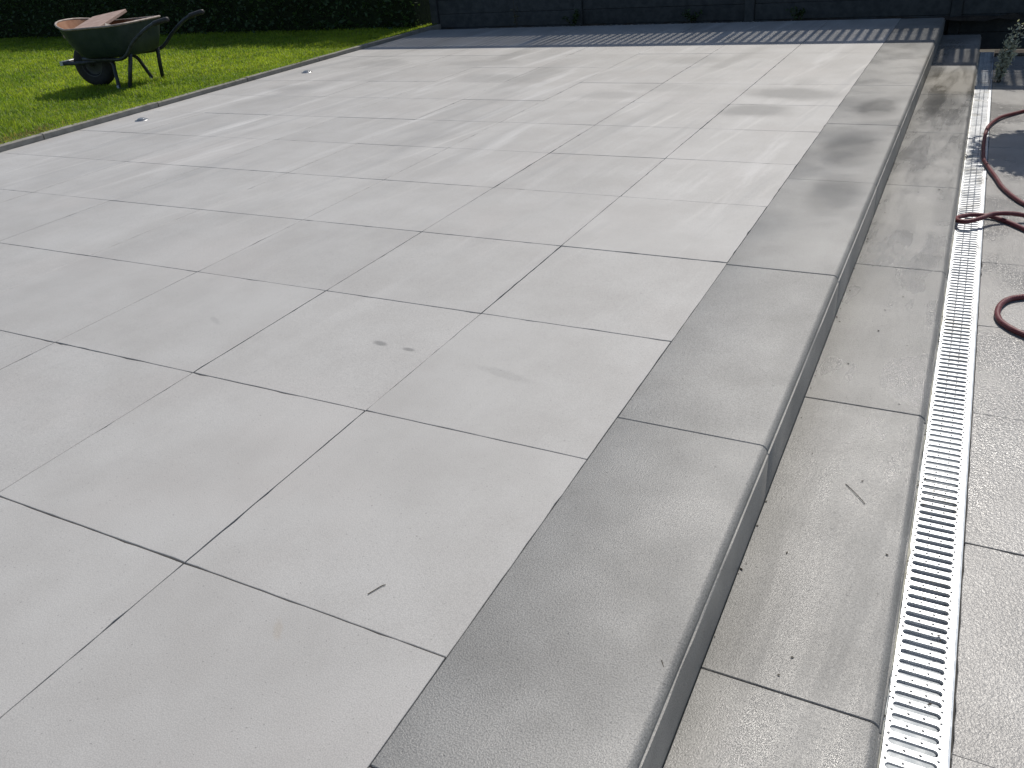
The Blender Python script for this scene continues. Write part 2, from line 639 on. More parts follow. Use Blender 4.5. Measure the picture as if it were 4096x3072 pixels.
# ---- kerb stones along the lawn
kerb = empty('kerb')
structure(kerb, 'narrow grey concrete kerb between lawn and terrace')
ang = math.atan(.026)
for n in range(-4, 6):
    y0 = 2.735 + n * 1.0
    k = MB()
    bow = random.uniform(-.002, .002)
    prof = [(-.052, -.20), (-.052, .029), (-.050, .033), (-.047, .034), (-.006, .034), (-.002, .0325), (0, .029), (0, -.20)]
    rings = []
    for y in (0.004, .006, .25, .5, .75, .994, .996):
        e = .003 if y in (.004, .996) else 0
        rings.append([(x + (random.uniform(-.0012, .0012)), y, z - (e if z > 0 else 0) + random.uniform(-.001, .001) * (z > .02)) for x, z in prof])
    k.loft(rings)
    o = obj('kerb_stone', k.mesh('kerb_stone', [M['kerb']]), kerb, (kerb_x(y0) - .001, y0, random.uniform(-.003, .003)), (0, 0, ang + random.uniform(-.001, .001)))

# ---- block steps
steps = tag(empty('garden_steps'), 'two long grey block steps running down the right side of the terrace', 'steps')


def block_profile(w, top, depth):
    r_ = .017
    pts = [(0, -depth), (0, -.0016), (.0007, -.0004), (.002, 0)]
    for k in range(0, 8):
        a = math.pi / 2 * k / 7.0
        pts.append((w - .0042 - r_ + r_ * math.sin(a), -r_ + r_ * math.cos(a)))
    pts += [(w - .0042, -.0195), (w - .0006, -.0203), (w, -.0222), (w, -depth)]
    return [(x, z + top) for x, z in pts]


def block(name, w, top, depth, L, seed, mat='step'):
    rr = random.Random(seed)
    prof = block_profile(w, 0, depth)
    ys = [.0012, .0030] + [L * k / 14 for k in range(1, 14)] + [L - .0030, L - .0012]
    rings = []
    for n, y in enumerate(ys):
        e = .0016 if n in (0, len(ys) - 1) else 0
        ring = []
        for q, (x, z) in enumerate(prof):
            dz = -e if z > -.03 else 0
            dx = rr.gauss(0, .0002) if 12 <= q <= 13 else 0
            if q in (12, 13) and rr.random() < .2:
                dx -= rr.uniform(.0006, .0026)
            ring.append((x + dx - (e * .5 if x > w - .03 else 0), y, z + dz))
        rings.append(ring)
    b_ = MB()
    b_.loft(rings)
    me = b_.mesh(name, [M[mat]])
    o = bpy.data.objects.new(name, me)
    auto_smooth(o, 40)
    return me


upm = [block('block_step', .3515, 0, .15, 1.0, k) for k in range(3)]
lom = [block('block_step', .3005, 0, .15, 1.0, 10 + k, 'step_wet') for k in range(3)]
for n in range(-2, 7):
    obj('block_step', upm[n % 3], steps, (.0003, .784 + n, random.uniform(-.001, .0005)), (0, 0, random.uniform(-.0006, .0006)))
for n in range(-2, 7):
    obj('block_step', lom[n % 3], steps, (.3528, .264 + n, Z1 + random.uniform(-.001, .0005)), (0, 0, random.uniform(-.0006, .0006)))
obj('block_step', block('block_step', .3005, 0, .15, .53, 33, 'step_wet'), steps, (.3528, 7.264, Z1))
sl = [((.0, .784 + n, 0), (.335, .784 + n, 0), .005) for n in range(-1, 7)]
js = joint_strips('joint_sand', sl, steps, -.001, fill=.05, pale=(.2, .195, .18))
sl = [((.352, .264 + n, 0), (.63, .264 + n, 0), .005) for n in range(-1, 8)]
joint_strips('joint_sand', sl, steps, Z1 - .001, fill=.1, pale=(.2, .195, .18))

# ---- lower terrace
lower = empty('lower_paving')
structure(lower, 'damp concrete slabs of the lower terrace beyond the drain')
lvar = [slab_mesh('slab', [(-h, -h), (h, -h), (h, h), (-h, h)], M['low'], seed=50 + i) for i in range(5)]
LX = .7705
for j in range(-5, 12):
    for i in range(3):
        obj('slab', lvar[random.randrange(5)], lower, (LX + (i + .5) * S, .972 + (j - .5) * S + random.uniform(-.001, .001), Z2 + random.uniform(-.0012, 0)),
            (random.uniform(-.001, .001), random.uniform(-.001, .001), random.choice((0, 1, 2, 3)) * math.pi / 2))
ll = []
for j in range(-4, 12):
    ll.append(((LX, .972 + j * S, 0), (LX + 1.8, .972 + j * S, 0), .006))
for i in range(1, 3):
    ll.append(((LX + i * S, -1.8, 0), (LX + i * S, 7.5, 0), .006))
ll.append(((.7702, -1.8, 0), (.7702, 7.5, 0), .0028))
joint_strips('joint_sand', ll, lower, Z2, pale=(.22, .215, .2))
lb = MB()
lb.box(.782, 2.7, -2.4, 8.2, -.46, Z2 - .047)
structure(obj('paving_bed', lb.mesh('paving_bed', [M['soil']])))

# ---- drain channel
drain = tag(empty('drain_channel', (0, 0, Z2)), 'long galvanised slotted line drain at the foot of the steps', 'drain')
DX0, DX1 = .6545, .7690             # outer edges
GX0, GX1 = .6625, .7575             # grate plate
DY0, DY1 = -2.2, 7.805
ch = MB()
ch.box(DX0, DX0 + .0035, DY0, DY1, -.12, -.0005)
ch.box(DX1 - .0035, DX1, DY0, DY1, -.12, .0005)
ch.box(DX0 + .0035, DX1 - .0035, DY0, DY1, -.12, -.0385)
obj('channel_body', ch.mesh('channel_body', [M['channel']]), drain)
rl = MB()                            # right-hand edge rail, bare steel
rl.box(GX1 + .0012, DX1 - .0036, DY0, DY1, -.02, -.0022)
obj('edge_rail', rl.mesh('edge_rail', [M['galv']]), drain)
mo = MB()                            # left-hand mortar haunch, smeared up to the riser
rings = []
for k in range(0, 380):
    y = DY0 + (DY1 - DY0) * k / 379
    wv = .0022 * math.sin(y * 9.1) + .0016 * math.sin(y * 23.7) + random.gauss(0, .0012)
    hh = .0022 + .0012 * math.sin(y * 6.3) + random.gauss(0, .0006)
    rings.append([(.6538, y, -.03), (.6538, y, .004 + hh), (.6575, y, .0022 + hh), (.6612 + wv * .7, y, .0006), (.6606, y, -.03)])
mo.loft(rings)
obj('mortar_edge', mo.mesh('mortar_edge', [M['mortar']]), drain)

# grate: a stamped plate, one metre, 36 slots with round ends and raised studs on the bars
NS = 36
pitch = .9985 / NS
gr = MB()
xs0, xs1 = GX0 - .71 + .0, GX1 - .71
sx0, sx1 = .6695 - .71, .7515 - .71
sw = .0079                           # half slot width
thk = .003


def capsule(x0, x1, hw, n=6):
    pts = []
    for k in range(n + 1):
        a = -math.pi / 2 + math.pi * k / n
        pts.append((x1 - hw + hw * math.cos(a), hw * math.sin(a)))
    for k in range(n + 1):
        a = math.pi / 2 + math.pi * k / n
        pts.append((x0 + hw + hw * math.cos(a), hw * math.sin(a)))
    return pts


for s in range(NS):
    yc = pitch * (s + .5)
    cap = capsule(sx0, sx1, sw)
    n = len(cap)
    # matching outer ring on the cell's rectangle
    hy = pitch / 2
    outer = []
    for (x, y) in cap:
        if x >= sx1 - sw - 1e-9 and abs(y) < sw * .8:
            outer.append((xs1, y / sw * hy))
        elif x <= sx0 + sw + 1e-9 and abs(y) < sw * .8:
            outer.append((xs0, y / sw * hy))
        else:
            if x > sx1 - sw + 1e-6:
                outer.append((xs1, math.copysign(hy, y)))
            elif x < sx0 + sw - 1e-6:
                outer.append((xs0, math.copysign(hy, y)))
            else:
                outer.append((x, math.copysign(hy, y)))
    lip = capsule(sx0 + .0005, sx1 - .0005, sw - .0005)
    v = [(x, yc + y, 0) for x, y in outer] + [(x, yc + y, 0) for x, y in cap] + [(x, yc + y, -.0012) for x, y in lip] + [(x, yc + y, -.006) for x, y in lip]
    f = []
    for r_ in range(3):
        for i in range(n):
            j = (i + 1) % n
            f.append((r_ * n + i, r_ * n + j, (r_ + 1) * n + j, (r_ + 1) * n + i))
    gr.add(v, f)
    yb = pitch * (s + 1)
    if s < NS - 1:
        for x in (sx0 - .0005, sx0 + .028, sx1 - .028, sx1 + .0005):
            rr_ = .0029
            ring = [(x + rr_ * math.cos(a), yb + rr_ * math.sin(a), .0001) for a in [2 * math.pi * q / 8 for q in range(8)]]
            top = [(x + rr_ * .55 * math.cos(a), yb + rr_ * .6 * math.sin(a), .0022) for a in [2 * math.pi * q / 8 for q in range(8)]]
            gr.add(ring + top, [(q, (q + 1) % 8, 8 + (q + 1) % 8, 8 + q) for q in range(8)] + [tuple(range(8, 16))], 1)
# side flanges and end lips
gr.add([(xs0, 0, 0), (xs0, NS * pitch, 0), (xs0, NS * pitch, -.018), (xs0, 0, -.018)], [(0, 1, 2, 3)])
gr.add([(xs1, 0, 0), (xs1, NS * pitch, 0), (xs1, NS * pitch, -.018), (xs1, 0, -.018)], [(0, 1, 2, 3)])
gr.add([(xs0, 0, 0), (xs1, 0, 0), (xs1, 0, -.012), (xs0, 0, -.012)], [(0, 1, 2, 3)])
gr.add([(xs0, NS * pitch, 0), (xs1, NS * pitch, 0), (xs1, NS * pitch, -.012), (xs0, NS * pitch, -.012)], [(0, 1, 2, 3)])
gme = mesh('grate', gr.v, gr.f, [M['galv'], M['stud']])
gme.polygons.foreach_set('material_index', gr.mi)
bm = bmesh.new()
bm.from_mesh(gme)
for fc in bm.faces:
    if abs(fc.normal.z) > .9 and fc.normal.z < 0:
        fc.normal_flip()
bm.to_mesh(gme)
bm.free()
for n in range(-3, 6):
    y0 = 1.815 + n * .998
    obj('grate', gme, drain, (.71, y0 + .0008, -.0006 + random.uniform(-.0006, .0006)), (random.uniform(-.0006, .0006), random.uniform(-.004, .004), 0))


# ------------------------------------------------------------------ vegetation helpers
def tinted(name, v, f, c, mat, parent=None, smooth=False):
    """mesh with a per-vertex natural colour"""
    v = np.asarray(v, dtype=np.float32)
    f = np.asarray(f, dtype=np.int32)
    k = f.shape[1]
    me = bpy.data.meshes.new(name)
    me.vertices.add(len(v))
    me.vertices.foreach_set('co', v.ravel())
    me.loops.add(f.size)
    me.loops.foreach_set('vertex_index', f.ravel())
    me.polygons.add(len(f))
    me.polygons.foreach_set('loop_start', np.arange(0, f.size, k, dtype=np.int32))
    me.polygons.foreach_set('loop_total', np.full(len(f), k, dtype=np.int32))
    me.materials.append(mat)
    me.update(calc_edges=True)
    at = me.color_attributes.new('tint', 'FLOAT_COLOR', 'POINT')
    c = np.concatenate([np.asarray(c, dtype=np.float32), np.ones((len(v), 1), np.float32)], 1)
    at.data.foreach_set('color', c.ravel())
    return obj(name, me, parent)


def leaf_cloud(pts, size, cols, up=.3):
    """folded leaves: 4 verts, 2 triangles sharing the midrib"""
    n = len(pts)
    d = rng.normal(size=(n, 3))
    d[:, 2] = d[:, 2] * .6 + up
    d /= np.linalg.norm(d, axis=1)[:, None]
    s = np.cross(d, rng.normal(size=(n, 3)))
    s /= np.linalg.norm(s, axis=1)[:, None]
    nn = np.cross(d, s)
    L = (size * rng.uniform(.6, 1.25, n))[:, None]
    base = pts
    tip = pts + d * L
    mid = pts + d * L * .48
    a = mid + s * L * .27 + nn * L * .09
    b = mid - s * L * .27 + nn * L * .09
    v = np.stack([base, a, tip, b], 1).reshape(-1, 3)
    i = np.arange(n)[:, None] * 4
    f = np.concatenate([i + [0, 1, 2], i + [0, 2, 3]], 0)
    c = np.repeat(cols, 4, 0)
    return v, f, c


def vnoise(x, y, s, seed=0):
    """cheap smooth 2-D value noise"""
    r2 = np.random.default_rng(seed)
    T = r2.random((64, 64))
    X, Y = x * s, y * s
    xi, yi = np.floor(X).astype(int), np.floor(Y).astype(int)
    fx, fy = X - xi, Y - yi
    fx, fy = fx * fx * (3 - 2 * fx), fy * fy * (3 - 2 * fy)
    a, b = T[xi % 64, yi % 64], T[(xi + 1) % 64, yi % 64]
    c, d = T[xi % 64, (yi + 1) % 64], T[(xi + 1) % 64, (yi + 1) % 64]
    return (a * (1 - fx) + b * fx) * (1 - fy) + (c * (1 - fx) + d * fx) * fy


# ------------------------------------------------------------------ lawn grass
def lawn():
    N = 330000
    y = 1.4 + 7.0 * rng.random(N) ** 1.0
    kx = -4.775 - (y - 2.4) * .026 - .047
    x = kx - (9.0 * rng.random(N) ** 1.55)
    keep = np.ones(N, bool)
    # worn, thin strip near the kerb's left end
    thin = np.exp(-(((x + 5.02) / .12) ** 2 + ((y - 2.62) / .35) ** 2))
    keep &= rng.random(N) > thin * .75
    x, y = x[keep], y[keep]
    thin = thin[keep]
    n = len(x)
    clump = vnoise(x, y, 2.2, 1)
    fine = vnoise(x, y, 9, 2)
    L = (.020 + .022 * rng.random(n)) * (.75 + .55 * clump)
    L[rng.random(n) < .03] *= 1.5
    az = rng.uniform(0, 2 * np.pi, n)
    lean = rng.uniform(.15, .95, n)
    edge = x > (-4.775 - (y - 2.4) * .026 - .085)
    az = np.where(edge, rng.normal(0, .9, n), az)
    L = np.where(edge, L * rng.uniform(1.0, 1.7, n), L)
    lean = np.where(edge, rng.uniform(.5, 1.3, n), lean)
    dx, dy = np.cos(az), np.sin(az)
    w = rng.uniform(.0013, .0026, n) * (1 + .12 * (-x - 4.9))
    sx, sy = -dy * w, dx * w
    z0 = np.full(n, .002)
    p0 = np.stack([x - sx, y - sy, z0], 1)
    p1 = np.stack([x + sx, y + sy, z0], 1)
    m = np.stack([x + dx * L * lean * .35, y + dy * L * lean * .35, z0 + L * .62], 1)
    m0 = m - np.stack([sx, sy, 0 * sx], 1) * .8
    m1 = m + np.stack([sx, sy, 0 * sx], 1) * .8
    tip = np.stack([x + dx * L * lean, y + dy * L * lean, z0 + L * (1.02 - .35 * lean)], 1)
    v = np.stack([p0, p1, m1, m0, tip], 1).reshape(-1, 3)
    i = np.arange(n)[:, None] * 5
    f = np.concatenate([i + [0, 1, 2], i + [0, 2, 3], i + [3, 2, 4]], 0)
    t = np.clip(.5 + .9 * (fine - .5) + .5 * (clump - .5) + rng.normal(0, .22, n), 0, 1)[:, None]
    broad = vnoise(x, y, .9, 4)[:, None]
    c = (1 - t) * np.array([.125, .220, .018]) + t * np.array([.280, .380, .040])
    c = c * (1 + .35 * (broad - .5)) * np.array([1 + .0, 1, 1]) + (broad > .6) * np.array([.03, .015, 0])
    dry = (rng.random(n) < .04 + .75 * np.clip(thin * 1.6, 0, 1))[:, None]
    c = np.where(dry, np.array([.25, .22, .085]) * (.7 + .5 * rng.random((n, 1))), c)
    o = tinted('lawn_grass', v, f, np.repeat(c, 5, 0), M['grass'])
    o['kind'] = 'stuff'
    o['label'] = 'short bright green lawn grass beside the kerb'
    o['category'] = 'grass'


lawn()

# ------------------------------------------------------------------ fence at the far end, its foot in view, its shadow on the slabs
FY = 8.05
fence = tag(empty('garden_fence', (0, FY, 0)), 'dark slatted wooden fence standing at the far end of the terrace', 'fence')
FX0, PW, NP = -4.98, 1.8, 5


def bmesh_box(name, dx, dy, dz, mat, bev=.003):
    b_ = MB()
    b_.box(-dx / 2, dx / 2, -dy / 2, dy / 2, -dz / 2, dz / 2, bev)
    return b_.mesh(name, [mat])


post_m = bmesh_box('post', .09, .09, 2.46, M['fence'], .005)
plank_m = bmesh_box('plank', PW - .094, .022, .142, M['fence'])
slat_m = bmesh_box('slat', PW - .094, .005, .033, M['fence'], .001)
batten_m = bmesh_box('batten', .034, .012, .93, M['fence'], .002)
rail_m = bmesh_box('cap_rail', PW - .002, .11, .05, M['fence'], .006)
for k in range(NP + 1):
    obj('post', post_m, fence, (FX0 + k * PW, 0, .80))
for k in range(NP):
    xc = FX0 + (k + .5) * PW
    for r_ in range(10):
        obj('plank', plank_m, fence, (xc, random.uniform(-.002, .002), -.30 + .071 + r_ * .1445))
    bk = MB()
    bk.box(-PW / 2 + .0452, PW / 2 - .0452, .013, .02, -.30, 1.12)
    obj('backing_board', bk.mesh('backing_board', [M['fence']]), fence, (xc, 0, 0))
    for r_ in range(16):
        obj('slat', slat_m, fence, (xc, .012, 1.155 + r_ * .0525 + random.uniform(-.0015, .0015)), (random.uniform(-.02, .02), random.uniform(-.0012, .0012), 0))
    for c in range(23):
        obj('batten', batten_m, fence, (xc - PW / 2 + .085 + c * .0741 + random.uniform(-.002, .002), -.003, 1.575), (0, random.uniform(-.004, .004), 0))
    obj('cap_rail', rail_m, fence, (xc, 0, 2.02))

# ------------------------------------------------------------------ hedge behind the lawn
hedge = tag(empty('hedge', (-10, 8.1, 0)), 'tall dark green hedge in shade behind the lawn', 'hedge')
N = 30000
hx = rng.uniform(-17, -5.08, N)
hz = rng.uniform(.02, 1.0, N)
top = 1.60 + .16 * vnoise(hx, hx * 0, .8, 5) + .10 * vnoise(hx, hx * 0, 3.1, 6)
hz = hz * top
face = rng.random(N)
hy = np.where(face < .62, 7.82 + rng.normal(0, .06, N), 7.82 + .62 * rng.random(N))
hz = np.where(face >= .62, top + rng.normal(0, .05, N), hz)
hy = hy + .10 * (vnoise(hx, hz, 2.4, 8) - .5)
pts = np.stack([hx + 10, hy - 8.1, hz], 1)
t = rng.random((N, 1))
cols = (1 - t) * np.array([.018, .040, .012]) + t * np.array([.045, .085, .020])
v, f, c = leaf_cloud(pts, .062, cols, .1)
tinted('foliage', v, f, c, M['leaf'], hedge)
core = MB()  # solid dark filler added inside so no light passes through the hedge
rg_ = []
for k in range(80):
    x = -17 + 11.85 * k / 79 + 10
    tp = 1.52 + .1 * math.sin(k * .9) + .06 * math.sin(k * 2.3)
    rg_.append([(x, 7.90 - 8.1 + .02 * math.sin(k), -.05), (x, 7.86 - 8.1, tp * .5), (x, 7.92 - 8.1, tp), (x, .28, tp), (x, .28, -.05)])
core.loft(rg_)
obj('opaque_core', core.mesh('opaque_core', [mat_simple('dark_hedge_core', (.010, .016, .007), (.022, .032, .012), 14, .95, .2, 0, .8, 30, .02)]), hedge)
for k in range(26):
    tr = MB()
    x = -16.8 + k * .455 + random.uniform(-.08, .08)
    tr.tube([(0, 0, -.05), (random.uniform(-.02, .02), 0, .15), (random.uniform(-.05, .05), random.uniform(-.03, .03), .5)], [.022, .018, .012], 6)
    obj('stem', tr.mesh('stem', [M['bark']]), hedge, (x + 10, -.1 + random.uniform(-.08, .08), 0))

# low plants and a bare stem in the bed
def bed_plant(name, x, y, n, hgt, label, col, dense=30, spread=.10):
    r = empty(name, (x, y, -.02))
    tag(r, label, 'plant', 'small plants in the far bed')
    pts, cc = [], []
    for k in range(n):
        a = random.uniform(0, 6.28)
        e = Vector((math.cos(a) * random.uniform(.3, 1) * spread, math.sin(a) * random.uniform(.2, .6) * spread, hgt * random.uniform(.6, 1)))
        s_ = MB()
        mid = e * .5 + Vector((random.uniform(-.01, .01), random.uniform(-.01, .01), hgt * .06))
        s_.tube([(0, 0, -.02), mid, e], [.003, .0022, .0012], 5)
        obj('stem', s_.mesh('stem', [M['twig']]), r)
        for q in range(dense):
            tt = random.uniform(.15, 1)
            p = (mid * (tt / .5) if tt < .5 else mid.lerp(e, (tt - .5) / .5))
            pts.append(p + Vector((random.gauss(0, .008), random.gauss(0, .008), random.gauss(0, .006))))
            b_ = random.uniform(.7, 1.3)
            cc.append([q_ * b_ for q_ in col])
    v, f, c = leaf_cloud(np.array(pts), .034, np.array(cc), .5)
    tinted('foliage', v, f, c, M['leaf'], r)
    return r


bed_plant('bed_plant', -3.86, 7.90, 3, .30, 'thin bare-looking stem plant at the far terrace edge', (.09, .09, .05), 7, .05)
bed_plant('bed_plant', -3.2, 7.92, 6, .16, 'low leafy plant near the middle of the far bed', (.035, .06, .02), 26, .14)
bed_plant('bed_plant', -1.9, 7.93, 6, .13, 'small dark plant in the far bed, right of the middle', (.03, .055, .02), 24, .13)
bed_plant('bed_plant', -.9, 7.92, 5, .11, 'small low plant in the far bed nearest the steps', (.035, .06, .02), 22, .12)

gb = MB()
for k in range(260):
    x = -4.3 + 3.4 * random.random() ** 1.4
    y = END + .012 + abs(random.gauss(0, .02))
    s_ = random.uniform(.004, .010)
    q = [Vector((random.uniform(.6, 1) * a, random.uniform(.6, 1) * b, c)) * s_ for a, b, c in ((1, 0, .1), (0, 1, .1), (-1, 0, .1), (0, -1, .1), (0, 0, .7), (0, 0, -.4))]
    gb.add([(p.x + x, p.y + y, p.z - .004) for p in q], [(0, 1, 4), (1, 2, 4), (2, 3, 4), (3, 0, 4), (1, 0, 5), (2, 1, 5), (3, 2, 5), (0, 3, 5)])
go = obj('gravel', gb.mesh('gravel', [M['brick']]))
go['kind'] = 'stuff'
go['label'] = 'pale gravel crumbs along the far edge of the terrace'
go['category'] = 'gravel'

# ------------------------------------------------------------------ wheelbarrow
wb = tag(empty('wheelbarrow', (-6.30, 4.385, .006), math.atan2(.24, .97)), 'dark green wheelbarrow with rubble in its tray on the lawn', 'wheelbarrow')


def rrect(a0, a1, l0, l1, rf, rb, n=7):
    pts = []
    for cx, cy, r_, s0 in ((a1 - rb, l0 + rb, rb, -90), (a1 - rb, l1 - rb, rb, 0), (a0 + rf, l1 - rf, rf, 90), (a0 + rf, l0 + rf, rf, 180)):
        for k in range(n + 1):
            an = R(s0 + 90 * k / n)
            pts.append((cx + r_ * math.cos(an), cy + r_ * math.sin(an)))
    return pts


def rimz(a):
    return .505 + .055 * max(0, (.05 - a) / .22) + .02 * max(0, (a - .30) / .36) ** 1.5


LC = .045
rim2 = rrect(-.165, .62, LC - .315, LC + .315, .29, .13)
mid2 = rrect(-.075, .60, LC - .285, LC + .285, .22, .13)
bot2 = rrect(.015, .575, LC - .245, LC + .245, .14, .11)
base2 = rrect(.05, .54, LC - .20, LC + .20, .10, .08)
outer = [[(a, l, .262) for a, l in base2], [(a, l, .282) for a, l in bot2], [(a, l, .39) for a, l in mid2], [(a, l, rimz(a)) for a, l in rim2]]
inner = [[(a * .985 + .004, (l - LC) * .985 + LC, z + (.005 if k < 3 else -.0005)) for a, l, z in r_] for k, r_ in enumerate(outer)]
tr = MB()
tr.loft(outer, False, 0)
n_ = len(outer[0])
tr.add(outer[0], [tuple(reversed(range(n_)))], 0)
ofs = len(tr.v)
tr.add([p for r_ in inner for p in r_], [(k * n_ + i, (k + 1) * n_ + i, (k + 1) * n_ + (i + 1) % n_, k * n_ + (i + 1) % n_) for k in range(3) for i in range(n_)], 1)
tr.add(inner[0], [tuple(range(n_))], 1)
tr.add(outer[-1] + inner[-1], [(i, (i + 1) % n_, n_ + (i + 1) % n_, n_ + i) for i in range(n_)], 0)
tme = mesh('tray', tr.v, tr.f, [M['tray'], M['tray_in']])
tme.polygons.foreach_set('material_index', tr.mi)
to = obj('tray', tme, wb)
auto_smooth(to, 50)
rb_ = MB()
ring = [Vector(p) for p in outer[-1]]
rings = []
for i, p in enumerate(ring):
    tdir = (ring[(i + 1) % n_] - ring[i - 1]).normalized()
    s_ = tdir.cross(Vector((0, 0, 1))).normalized()
    u_ = s_.cross(tdir)
    rings.append([p + s_ * math.cos(a) * .009 + u_ * math.sin(a) * .009 for a in [2 * math.pi * q / 8 for q in range(8)]])
rings.append(rings[0])
rb_.loft(rings, False)
ro = obj('rim', rb_.mesh('rim', [M['rim']], True), to)

# wheel
wc = Vector((0, LC, .196))


def lathe(mb, prof, c, n=32, mi=0):
    """turn (radius, y) about the wheel's axle"""
    rings = []
    for k in range(n):
        a = 2 * math.pi * k / n
        rings.append([(c.x + r_ * math.cos(a), c.y + y, c.z + r_ * math.sin(a)) for r_, y in prof])
    rings.append(rings[0])
    mb.loft(rings, False, mi)


ty = MB()
lathe(ty, [(.105, -.040), (.135, -.047), (.165, -.044), (.183, -.034), (.190, -.018), (.192, 0), (.190, .018), (.183, .034), (.165, .044), (.135, .047), (.105, .040), (.10, 0), (.105, -.040)], wc, 40)
for k in range(30):
    a = 2 * math.pi * k / 30
    for s_ in (-1, 1):
        a2 = a + (math.pi / 30 if s_ > 0 else 0)
        pr_ = []
        for rr_, (y, da) in ((.186, (.006, -.05)), (.186, (.034, -.02)), (.178, (.042, .03)), (.186, (.006, .02))):
            pass
        b0 = [(r2, y * s_, a2 + da) for y, da, r2 in ((.004, -.045, .190), (.030, -.020, .184), (.030, .040, .184), (.004, .015, .190))]
        b1 = [(r2 + .006, y * s_, an) for r2, y, an in b0]
        vv = [(wc.x + r2 * math.cos(an), wc.y + y, wc.z + r2 * math.sin(an)) for r2, y, an in b0 + b1]
        ty.add(vv, [(4, 5, 6, 7), (0, 1, 5, 4), (1, 2, 6, 5), (2, 3, 7, 6), (3, 0, 4, 7)])
wheel = obj('wheel', ty.mesh('tyre', [M['rubber']]), wb)
auto_smooth(wheel, 40)
rm = MB()
lathe(rm, [(.018, -.030), (.055, -.018), (.088, -.022), (.100, -.042), (.108, -.043), (.106, -.030), (.106, .030), (.108, .043), (.100, .042), (.088, .022), (.055, .018), (.018, .030), (.018, -.030)], wc, 36)
rmo = obj('rim', rm.mesh('wheel_rim', [M['hub']]), wheel)
auto_smooth(rmo, 40)
ax_ = MB()
ax_.tube([(0, LC - .075, .196), (0, LC + .075, .196)], .010, 10)
ax_.tube([(0, LC - .05, .196), (0, LC + .05, .196)], .021, 12)
obj('axle', ax_.mesh('axle', [M['hub']], True), wb)

for s_ in (-1, 1):
    y0 = LC + s_ * .15
    y1 = LC + s_ * .245
    fr = MB()
    fr.tube(smooth_path([(-.205, y0, .225), (-.05, y0, .222), (.15, y0, .232), (.275, y0 + s_ * .005, .232), (.322, y0 + s_ * .022, .200), (.338, y0 + s_ * .045, .14), (.370, y1, .0)], 6), .0155, 8)
    obj('frame_tube', fr.mesh('frame_tube', [M['frame']], True), wb)
    lg = MB()
    lg.tube([(.370, y1, .006), (.47, y1, .004)], .0155, 8)
    lg.tube([(.47, y1, -.004), (.505, y1 - s_ * .03, .15), (.54, y1 - s_ * .055, .29)], .0175, 8)
    lo_ = obj('leg', lg.mesh('leg', [M['frame']], True), wb)
    ft = MB()
    ft.tube([(.358, y1 - s_ * .012, .036), (.370, y1, -.002), (.405, y1, -.001)], .0172, 8)
    obj('worn_foot', ft.mesh('worn_foot', [M['bare']], True), lo_)
    hd = MB()
    hd.tube(smooth_path([(.0, LC + s_ * .125, .250), (.30, LC + s_ * .19, .244), (.52, LC + s_ * .262, .262), (.66, LC + s_ * .285, .375), (.80, LC + s_ * .275, .465), (.92, LC + s_ * .265, .515), (1.02, LC + s_ * .265, .530)], 5), .0155, 8)
    ho = obj('handle', hd.mesh('handle', [M['frame']], True), wb)
    gp = MB()
    gp.tube([(.885, LC + s_ * .264, .503), (.90, LC + s_ * .264, .508), (.95, LC + s_ * .265, .521), (1.02, LC + s_ * .265, .532), (1.035, LC + s_ * .265, .534)], [.0165, .021, .019, .021, .017], 10)
    obj('grip', gp.mesh('grip', [M['grip']], True), ho)
nb_ = MB()
nb_.box(-.222, -.190, LC - .168, LC + .168, .208, .244, .004)
obj('nose_bar', nb_.mesh('nose_bar', [M['bare']]), wb)

# rubble in the tray: one broad board and two broken lumps, each a thing
wm = Matrix.Translation(wb.location) @ Matrix.Rotation(math.atan2(.24, .97), 4, 'Z')


def in_barrow(o, loc, rot):
    o.matrix_world = wm @ Matrix.Translation(loc) @ Matrix.Rotation(rot[2], 4, 'Z') @ Matrix.Rotation(rot[1], 4, 'Y') @ Matrix.Rotation(rot[0], 4, 'X')


bo = MB()
bo.box(-.17, .17, -.27, .27, -.014, .014, .004)
o = obj('slab_offcut', bo.mesh('slab_offcut', [M['board']]))
tag(o, 'broad pinkish slab offcut leaning in the wheelbarrow tray', 'slab')
in_barrow(o, (.11, LC + .03, .515), (R(10), R(-7), R(6)))


def lump(name, sx, sy, sz, seed):
    rr = random.Random(seed)
    bm = bmesh.new()
    bmesh.ops.create_cube(bm, size=1)
    bmesh.ops.subdivide_edges(bm, edges=bm.edges[:], cuts=2, use_grid_fill=True)
    for vv in bm.verts:
        vv.co = Vector((vv.co.x * sx, vv.co.y * sy, vv.co.z * sz)) * (1 + rr.uniform(-.16, .10))
    me = bpy.data.meshes.new(name)
    bm.to_mesh(me)
    bm.free()
    me.materials.append(M['brick'])
    return me


o = obj('rubble_piece', lump('rubble_piece', .15, .12, .10, 3))
tag(o, 'pale angular rubble lump by the near rim of the wheelbarrow tray', 'rubble', 'rubble in the wheelbarrow')
in_barrow(o, (.40, LC - .14, .44), (R(15), R(20), R(40)))
o = obj('rubble_piece', lump('rubble_piece', .20, .13, .09, 5))
tag(o, 'larger rubble lump at the handle end of the wheelbarrow tray', 'rubble', 'rubble in the wheelbarrow')
in_barrow(o, (.47, LC + .07, .44), (R(-12), R(-25), R(10)))

